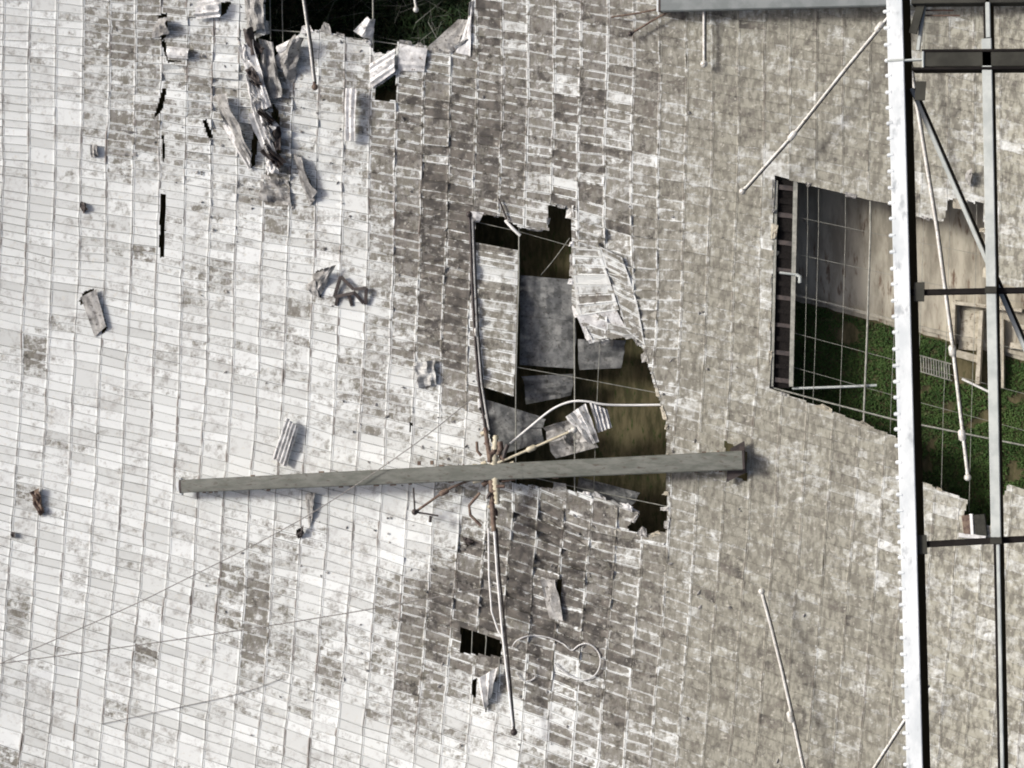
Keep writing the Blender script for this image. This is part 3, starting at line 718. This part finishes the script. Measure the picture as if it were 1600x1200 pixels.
a1 = empty('dipole_antenna', S(770, 735)); tag(a1, 'long grey boom with crossed rods in the middle of the picture over the torn opening', 'antenna', 'dipole antennas over the dish')
mast(a1, 772, 735, HBM - .6)
p, q, t, s_, n = boom(a1, (283, 760), (1163, 719), 1.12, 1.55, M_BOOM)
mb = MB(); c = p - t * .12
mb.bar(c - s_ * .75 - n * .1, c + s_ * .75 - n * .1, .16, .5, up=n); mb.bar(c - t * .22 - s_ * .4, c - t * .22 + s_ * .4, .2, .3, up=n)
mb.build('end_cap', M_WHITE, a1, origin=c)
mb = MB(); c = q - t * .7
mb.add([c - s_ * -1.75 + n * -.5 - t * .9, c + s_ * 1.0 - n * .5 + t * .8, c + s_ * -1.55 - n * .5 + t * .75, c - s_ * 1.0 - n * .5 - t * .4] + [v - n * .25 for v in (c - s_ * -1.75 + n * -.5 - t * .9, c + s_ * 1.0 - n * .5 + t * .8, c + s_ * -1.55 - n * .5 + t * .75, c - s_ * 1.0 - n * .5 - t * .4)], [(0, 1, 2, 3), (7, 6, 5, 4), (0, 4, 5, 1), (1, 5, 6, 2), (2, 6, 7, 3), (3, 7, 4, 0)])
mb.build('notch_shade_plate', M_DARK, a1, origin=c)  # dark plate added for the shadowed notch at the boom's right end
# hub
hc = S(770, 735, HBM + .7)
mb = MB(); mb.bar(S(758, 742, HBM + .75), S(790, 739, HBM + .75), 1.5, .7, up=n, bev=.1); mb.build('hub_clamp', M_BROWN, a1, origin=hc)
for nm, pts, rr_, mt in (('insulator', [(772, 728), (774, 705), (775, 680)], .36, M_INS), ('insulator', [(774, 745), (776, 765), (777, 788)], .36, M_INS),
                         ('hub_post', [(766, 722), (762, 695), (758, 668)], .22, M_BROWN), ('hub_post', [(768, 748), (769, 790), (772, 830)], .26, M_BROWN)):
    P3 = [S(x, y_, HBM + .95) for x, y_ in pts]; mb = MB()
    if nm == 'insulator':
        pp = []; rs = []
        for k in range(13):
            f = k / 12; pp.append(P3[0].lerp(P3[2], f)); rs.append(rr_ * (1.15 if k % 2 else .8) * (1 - .35 * f))
        mb.tube(pp, rs, 10)
    else: mb.tube(P3, rr_, 8, r2=rr_ * .8)
    mb.build(nm, mt, a1, origin=P3[0])
for pts in ([(752, 712), (746, 705), (745, 690)], [(783, 728), (795, 724), (800, 730)], [(784, 752), (796, 750), (806, 744)], [(750, 770), (733, 790), (735, 805), (752, 822)]):
    rod(a1, pts, HBM + .8, .10, M_BROWN, 'hub_lug')
HR = HBM + .95
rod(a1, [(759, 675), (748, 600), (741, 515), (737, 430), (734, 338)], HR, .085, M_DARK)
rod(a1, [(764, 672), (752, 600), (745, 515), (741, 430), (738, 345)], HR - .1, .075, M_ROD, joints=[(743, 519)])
ball_end(last_rod, 733, 335, HR, .27, M_DARK, (735, 380))
rod(a1, [(772, 825), (777, 900), (785, 990), (794, 1070), (802, 1142)], HR, .08, M_HOSE)
rod(a1, [(776, 825), (781, 900), (790, 990), (798, 1070), (804, 1142)], HR - .15, .07, M_DARK)  # dark tube stands for the shaded side of the white rod
rod(a1, [(763, 825), (764, 900), (768, 955), (778, 985), (787, 1000)], HR - .1, .06, M_HOSE, 'feed_line')
ball_end(last_rod, 803, 1144, HR, .30, M_DARK, (800, 1100))
rod(a1, [(776, 724), (830, 701), (896, 672)], HR + .1, .085, M_INS, joints=[(830, 701)])
ball_end(last_rod, 897, 671, HR + .1, .30, M_ROD, (880, 678))
rod(a1, [(764, 738), (705, 762), (690, 771), (650, 799)], HR - .6, .085, M_BROWN, joints=[(694, 769)])
ball_end(last_rod, 648, 800, HR - .6, .27, M_DARK, (670, 787))
rod(a1, [(646, 762), (648, 798)], HR - .7, .06, M_DARK, 'stub_rod')
rod(a1, [(650, 800), (685, 806)], HR - .7, .06, M_DARK, 'stub_rod')
rod(a1, [(673, 806), (672, 816)], HR - .7, .11, M_DARK, 'stub_rod')
for k in range(26):
    mb = MB()
    f = rs_.uniform(.03, .97); c = p + (q - p) * f; sd_ = rs_.choice((-1, 1)); ww = (1.12 + .43 * f) * .5
    c = c + s_ * (sd_ * (ww + .02)) + n * (.1 - .25 * math.sin(math.pi * f)); L = rs_.uniform(.12, .5)
    mb.bar(c - t * L * .5, c + t * L * .5, rs_.uniform(.1, .22), .25, up=n)
    mb.build('boom_cleat', M_BROWN, a1, origin=c)
hp = [(760, 690), (779, 700), (764, 712), (785, 716), (756, 724), (790, 735), (760, 752), (782, 760), (764, 775), (775, 800), (752, 744), (742, 728), (800, 726), (757, 676), (768, 706), (774, 728), (768, 742), (780, 748), (770, 768), (766, 790), (745, 750), (790, 705), (772, 815)]
for k, (hx, hy) in enumerate(hp):
    a = rs_.uniform(0, 3.14); l = rs_.uniform(5, 13); dx, dy = math.cos(a) * l * .6, math.sin(a) * l
    rod(a1, [(hx - dx, hy - dy), (hx + rs_.uniform(-4, 4), hy), (hx + dx, hy + dy)], HBM + rs_.uniform(.5, 1.3), rs_.uniform(.08, .22), rs_.choice((M_BROWN, M_DARK, M_INS, M_BROWN)), 'hub_strap')
for bx in (652, 672):
    mb = MB(); c = S(bx, 724 + (650 - bx) * .05, HBM + .3); mb.bar(c, c + t * .25, .35, .3, up=n); mb.build('boom_lug', M_BROWN, a1, origin=c)

a2 = empty('dipole_antenna', S(1400, 15)); tag(a2, 'blue grey boom with rods behind the white girder at the top', 'antenna', 'dipole antennas over the dish')
mast(a2, 1400, 8, HBM - .6)
p, q, t, s_, n = boom(a2, (1032, 4), (1800, -18), 1.5, 1.5, M_BOOM2)
mb = MB(); c = p - t * .15; mb.bar(c - s_ * .7, c + s_ * .7, .35, .6, up=n); mb.build('end_cap', M_WHITE, a2, origin=c)
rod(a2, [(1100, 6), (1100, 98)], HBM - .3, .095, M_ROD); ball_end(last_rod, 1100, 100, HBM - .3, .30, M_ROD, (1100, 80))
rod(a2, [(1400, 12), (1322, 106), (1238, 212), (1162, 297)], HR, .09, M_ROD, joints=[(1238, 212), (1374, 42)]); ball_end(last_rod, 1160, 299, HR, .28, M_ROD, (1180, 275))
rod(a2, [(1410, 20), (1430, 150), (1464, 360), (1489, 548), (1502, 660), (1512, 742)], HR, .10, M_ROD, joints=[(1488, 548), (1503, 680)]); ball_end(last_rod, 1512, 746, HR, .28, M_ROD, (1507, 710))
rod(a2, [(1045, 18), (1020, 32), (988, 51)], HBM - .5, .07, M_BROWN); ball_end(last_rod, 985, 53, HBM - .5, .22, M_DARK, (1000, 44))
rod(a2, [(1040, 12), (1000, 20), (955, 27)], HBM - .5, .06, M_BROWN, 'stub_rod')

a3 = empty('dipole_antenna', S(1290, 1330)); tag(a3, 'slanting rods with a small ball end rising from below the frame at lower right', 'antenna', 'dipole antennas over the dish')
mast(a3, 1290, 1335, HBM - .6)
boom(a3, (860, 1350), (1750, 1315), 1.4, 1.6, M_BOOM)
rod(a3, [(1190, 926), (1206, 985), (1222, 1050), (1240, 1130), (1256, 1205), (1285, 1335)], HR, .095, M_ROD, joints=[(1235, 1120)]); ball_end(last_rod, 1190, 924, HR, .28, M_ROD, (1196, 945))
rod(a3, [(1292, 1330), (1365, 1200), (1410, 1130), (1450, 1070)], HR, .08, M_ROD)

a4 = empty('dipole_antenna', S(455, -240)); tag(a4, 'single dark balled rod hanging in over the upper opening from the top edge', 'antenna', 'dipole antennas over the dish')
mast(a4, 455, -260, HBM - .6)
boom(a4, (40, -240), (880, -275), 1.3, 1.5, M_BOOM)
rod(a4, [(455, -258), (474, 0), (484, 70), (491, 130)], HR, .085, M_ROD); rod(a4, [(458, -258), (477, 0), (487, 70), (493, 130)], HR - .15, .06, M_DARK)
ball_end(last_rod, 492, 136, HR, .28, M_BROWN, (488, 110))
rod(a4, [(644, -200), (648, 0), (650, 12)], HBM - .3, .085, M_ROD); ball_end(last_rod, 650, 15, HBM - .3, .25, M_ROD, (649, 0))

# ------------------------------------------------------------------ loose lines
def line(name, pts, r, material, label, cat):
    P3 = [S(*p_) for p_ in pts]
    # smooth the run
    sm = []
    for i in range(len(P3) - 1):
        a = P3[max(0, i - 1)]; b_ = P3[i]; c = P3[i + 1]; d = P3[min(len(P3) - 1, i + 2)]
        for k in range(6):
            f = k / 6
            sm.append(.5 * ((2 * b_) + (c - a) * f + (2 * a - 5 * b_ + 4 * c - d) * f * f + (3 * b_ - a - 3 * c + d) * f ** 3))
    sm.append(P3[-1]); mb = MB(); mb.tube(sm, r, 8)
    return tag(mb.build(name, material, None, origin=P3[0]), label, cat)
line('guy_cable', [(-260, 1150, 3.), (0, 1037, 2.6), (180, 958, 2.4), (270, 915, 2.3), (470, 812, 2.4), (640, 700, 3.0), (741, 620, HR - .2)], .04, M_CABLE, 'thin wire running from the lower left edge up to the vertical rod', 'wire')
line('guy_cable', [(-260, 1070, 3.), (0, 1037, 2.6), (230, 1006, 2.3), (380, 984, 2.3), (560, 955, 2.5), (780, 915, HR - .2)], .045, M_CABLE, 'thin wire running almost level from the left edge to the lower rod', 'wire')
line('fallen_wire', [(160, 1131, .12), (220, 1118, .16), (290, 1103, .12), (380, 1082, .12), (440, 1060, .12)], .025, M_CABLE, 'faint wire lying on the white panels near the bottom left', 'wire')
line('white_pipe', [(797, 693, .4), (828, 667, .6), (862, 640, .9), (890, 628, 1.), (915, 627, .9), (945, 632, .5), (985, 633, -.1), (1060, 632, -.3)], .095, M_HOSE, 'white bent pipe arching across the central opening', 'pipe')
line('wire_loop', [(800, 1012, .3), (806, 1002, .3), (820, 995, .28), (838, 993, .25), (860, 997, .25), (880, 1006, .25), (893, 1016, .25), (905, 1008, .25), (920, 1006, .25), (934, 1018, .25), (938, 1035, .25), (931, 1053, .25), (913, 1062, .25), (893, 1057, .25), (876, 1046, .25), (866, 1036, .2)], .055, M_SHEET, 'heart shaped loop of pale wire right of the lower rod', 'wire')
line('wire_loop', [(806, 1050, .2), (815, 1062, .2), (826, 1064, .2), (836, 1058, .2), (834, 1046, .2)], .05, M_SHEET, 'small curl of pale wire under the heart shaped loop', 'wire')
line('white_pipe', [(1238, 607, -.6), (1300, 605, -.7), (1370, 602, -.9)], .11, M_CHORD, 'pale pipe lying along the bottom of the square right opening', 'pipe')
line('fallen_pole', [(790, 345, -.2), (800, 356, .2), (813, 368, .1)], .14, M_HOSE, 'short white pole at the top left corner of the central opening', 'pole')
line('fallen_pole', [(779, 310, .3), (785, 325, .3), (792, 343, .3)], .08, M_DARK, 'short dark pole above the central opening', 'pole')
line('fallen_stick', [(845, 430, -2.0), (866, 405, -1.6), (890, 372, -1.2)], .035, M_NET, 'thin pale stick leaning in the top of the central opening', 'stick')
line('fallen_pole', [(1503, 592, -4.5), (1545, 612, -4.6)], .10, M_HOSE, 'short white pole lying on the grass right of the girder', 'pole')

# ------------------------------------------------------------------ things on the ground under the right opening
bx = empty('concrete_pit', G(1520, 540)); tag(bx, 'pale open concrete pit on the ground right of the girder', 'pit')
def slab(parent, nm, a, b_, w, h, material, up=.2):
    mb = MB(); pa, pb = G(*a, up + h), G(*b_, up + h); mb.bar(pa, pb, w, h, bev=.03); return mb.build(nm, material, parent, origin=pa)
slab(bx, 'pit_wall', (1494, 470), (1492, 545), .3, .9, M_CONC2); slab(bx, 'pit_wall', (1496, 474), (1600, 486), .3, .9, M_CONC2)
slab(bx, 'pit_wall', (1536, 486), (1530, 600), .35, .8, M_CONC2); slab(bx, 'pit_wall', (1562, 500), (1562, 606), .9, .7, M_CONC2)
slab(bx, 'pit_floor', (1502, 515), (1530, 518), 3.2, .15, M_CONC2); slab(bx, 'pit_sill', (1496, 552), (1532, 562), .6, .5, M_CONC2)
slab(bx, 'pit_sill', (1584, 510), (1640, 516), .4, .5, M_CONC2); slab(bx, 'pit_sill', (1580, 540), (1640, 546), .5, .5, M_CONC2)
gr = empty('drain_grating', G(1455, 572)); tag(gr, 'grey slatted grating on the grass right of the girder', 'grating')
for k in range(12):
    x = 1440 + k * 4; slab(gr, 'slat', (x, 556 + k * 1.2), (x + 1, 580 + k * 1.2), .09, .08, M_NET, .25)
slab(gr, 'frame_bar', (1437, 555), (1488, 569), .1, .12, M_NET, .25); slab(gr, 'frame_bar', (1438, 580), (1489, 595), .1, .12, M_NET, .25)
eq = empty('junction_box', S(1522, 818, -.3)); tag(eq, 'small white and brown equipment box at the lower edge of the right opening', 'box')
for nm, a, b_, w, h, mt in (('body', (1510, 805), (1514, 838), .75, .9, M_BROWN), ('lid', (1517, 803), (1519, 840), .28, .5, M_HOSE), ('side_plate', (1530, 804), (1534, 838), .85, .8, M_DGREY), ('bracket', (1498, 836), (1540, 840), .35, .3, M_SHEET)):
    mb = MB(); pa, pb = S(*a, .35), S(*b_, .35); mb.bar(pa, pb, w, h, up=NRM(pa), bev=.04); mb.build(nm, mt, eq, origin=pa)
jp = empty('clamp_fitting', S(1238, 432, -.1)); tag(jp, 'grey pipe fitting on the left rim of the square opening', 'fitting')
for nm, pts, r_ in (('pipe', [(1218, 426), (1244, 429)], .10), ('elbow', [(1244, 429), (1250, 432), (1250, 442)], .16)):
    mb = MB(); mb.tube([S(x, y_, .1) for x, y_ in pts], r_, 8); mb.build(nm, M_CHORD, jp, origin=S(*pts[0], .1))

# ------------------------------------------------------------------ plants under the openings
def blades(name, areas, material, label, hmin, hmax, w, seed, bend=.5):
    rr = random.Random(seed); V = []; F = []
    for (x0, x1, y0, y1, cnt, fn) in areas:
        for _ in range(cnt):
            x = rr.uniform(x0, x1); y_ = rr.uniform(y0, y1)
            if fn and not fn(x, y_): continue
            b_ = G(x, y_); a = rr.uniform(0, 6.283); h = rr.uniform(hmin, hmax); d = Vector((math.cos(a), math.sin(a), 0)); s2 = Vector((-d.y, d.x, 0)) * w * rr.uniform(.6, 1.3)
            l = h * bend * rr.uniform(.4, 1.4); k = len(V)
            m1 = b_ + d * l * .35 + Vector((0, 0, h * .7)); tip = b_ + d * l + Vector((0, 0, h * .9))
            V += [b_ - s2 * .6, b_ + s2 * .6, m1 - s2, m1 + s2, tip]
            F += [(k, k + 1, k + 3, k + 2), (k + 2, k + 3, k + 4)]
    mb = MB(); mb.add(V, F); return tag(mb.build(name, material), label, 'grass', kind='stuff')
edge = lambda x, y_: y_ > 455 + (x - 1190) * (590 - 455) / 510. + 3 and not (1485 < x < 1570 and y_ < 600)
def patchy(x, y_): return edge(x, y_) and mnoise.noise(Vector((x * .02, y_ * .02, 2))) > -.6 and (x < 1425 or mnoise.noise(Vector((x * .03, y_ * .03, 5))) > -.3)
blades('grass', [(1180, 1720, 440, 840, 75000, patchy)], M_GRASS, 'short green grass on the ground under the right opening', .12, .4, .045, 3, .8)
blades('undergrowth', [(380, 780, -110, 130, 5200, None)], M_FERN, 'dark tangled plants growing under the upper opening', .5, 2.2, .07, 4, 1.0)

blades('dry_stems', [(400, 760, -80, 110, 120, None)], M_BOOM, 'thin grey stems standing in the dark plants under the upper opening', 2.0, 5.0, .022, 9, 1.3)

# ------------------------------------------------------------------ platform truss close to the camera
tr = empty('platform_truss', T(1470, 450)); tag(tr, 'white bolted girder and black cross bars of the steel platform truss at right', 'truss')
UPZ = Vector((0, 0, 1))
def member(nm, a, b_, w, h, material, drop=9.6, bev=.004, lift=0.0):
    pa, pb = T(*a, drop), T(*b_, drop); mb = MB(); mb.bar(pa, pb, w, h, bev=bev); return mb.build(nm, material, tr, origin=pa)
def lin(y_, xa, xb): return xa + (xb - xa) * y_ / 1200.0
g0, g1 = (lin(-700, 1397, 1429), -700), (lin(1900, 1397, 1429), 1900)
flange = member('girder_flange', g0, g1, .092, .012, M_WHITE)
member('girder_web', (g0[0] + 4.5, g0[1]), (g1[0] + 3.5, g1[1]), .060, .235, M_BLACK, 9.613)  # black of web and foot also carries the shade on the girder's right side
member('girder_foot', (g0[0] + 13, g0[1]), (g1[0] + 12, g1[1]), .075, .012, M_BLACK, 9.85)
y_ = -60
while y_ < 1260:
    x = lin(y_, 1382.5, 1414.5) + rnd.uniform(-.6, .6); c = T(x, y_, 9.604); mb = MB()
    mb.tube([c + Vector((.026, 0, -.004)), c + Vector((-.004, 0, -.004)), c + Vector((-.010, 0, -.004))], [.0125, .0125, .008], 6)
    mb.build('bolt', M_WHITE, flange, origin=c); y_ += 25.0 + rnd.uniform(-1.5, 1.5)
member('splice_plate', (1386, 95), (1412, 93), .012, .004, M_CHORD, 9.594)
member('splice_pin', (1412, 94), (1442, 92), .012, .03, M_CHORD, 9.60)
member('upper_crossbar', (1443, 92), (1760, 90), .088, .10, M_DGREY)
member('crossbar_flange', (1440, 79), (1760, 77), .016, .12, M_BLACK, 9.592)
member('crossbar_flange', (1424, 107), (1760, 105), .016, .12, M_BLACK, 9.592)
member('end_plate', (1442, 80), (1442, 105), .012, .08, M_CHORD, 9.588)
member('second_chord', (lin(60, 1540, 1563), 60), (lin(846, 1540, 1563), 846), .055, .012, M_CHORD)
member('chord_extension', (lin(848, 1543, 1566), 848), (lin(1900, 1543, 1566), 1900), .020, .012, M_CHORD)
member('chord_extension', (lin(-700, 1543, 1566), -700), (lin(58, 1543, 1566), 58), .026, .012, M_CHORD)
member('second_chord_web', (lin(-700, 1541, 1564), -700), (lin(1900, 1541, 1564), 1900), .036, .15, M_BLACK, 9.613)  # black carries the shade on the chord's right side
member('crossbar', (1424, 457), (1760, 450), .034, .05, M_BLACK, 9.66)
member('crossbar', (1430, 852), (1760, 834), .034, .05, M_BLACK, 9.66)
member('diagonal_brace', (1424, 138), (1606, 556), .024, .008, M_CHORD, 9.75)
member('diagonal_brace', (1428, 138), (1610, 556), .018, .06, M_BLACK, 9.76)
member('top_crossbar', (1424, -4), (1760, -8), .07, .10, M_DGREY)
member('gusset_plate', (1440, 4), (1426, 52), .05, .01, M_DGREY, 9.64)
member('bracket_bar', (1444, 4), (1434, 78), .022, .02, M_CHORD, 9.67)
member('bracket_rod', (1440, 16), (1490, 16), .010, .01, M_BROWN, 9.70)
member('bracket_rod', (1440, 24), (1500, 24), .010, .01, M_BROWN, 9.70)
for xx, yy in ((1430, 456), (1434, 851), (1432, 142)):
    pl_ = member('gusset_plate', (xx - 2, yy), (xx + 14, yy), .11, .008, M_DGREY, 9.64)
for xx, yy in ((1556, 845), (1548, 453)):
    member('node_plate', (xx - 9, yy), (xx + 9, yy), .04, .006, M_DGREY, 9.59)

for o in bpy.data.objects:
    if '_o' in o: del o['_o']
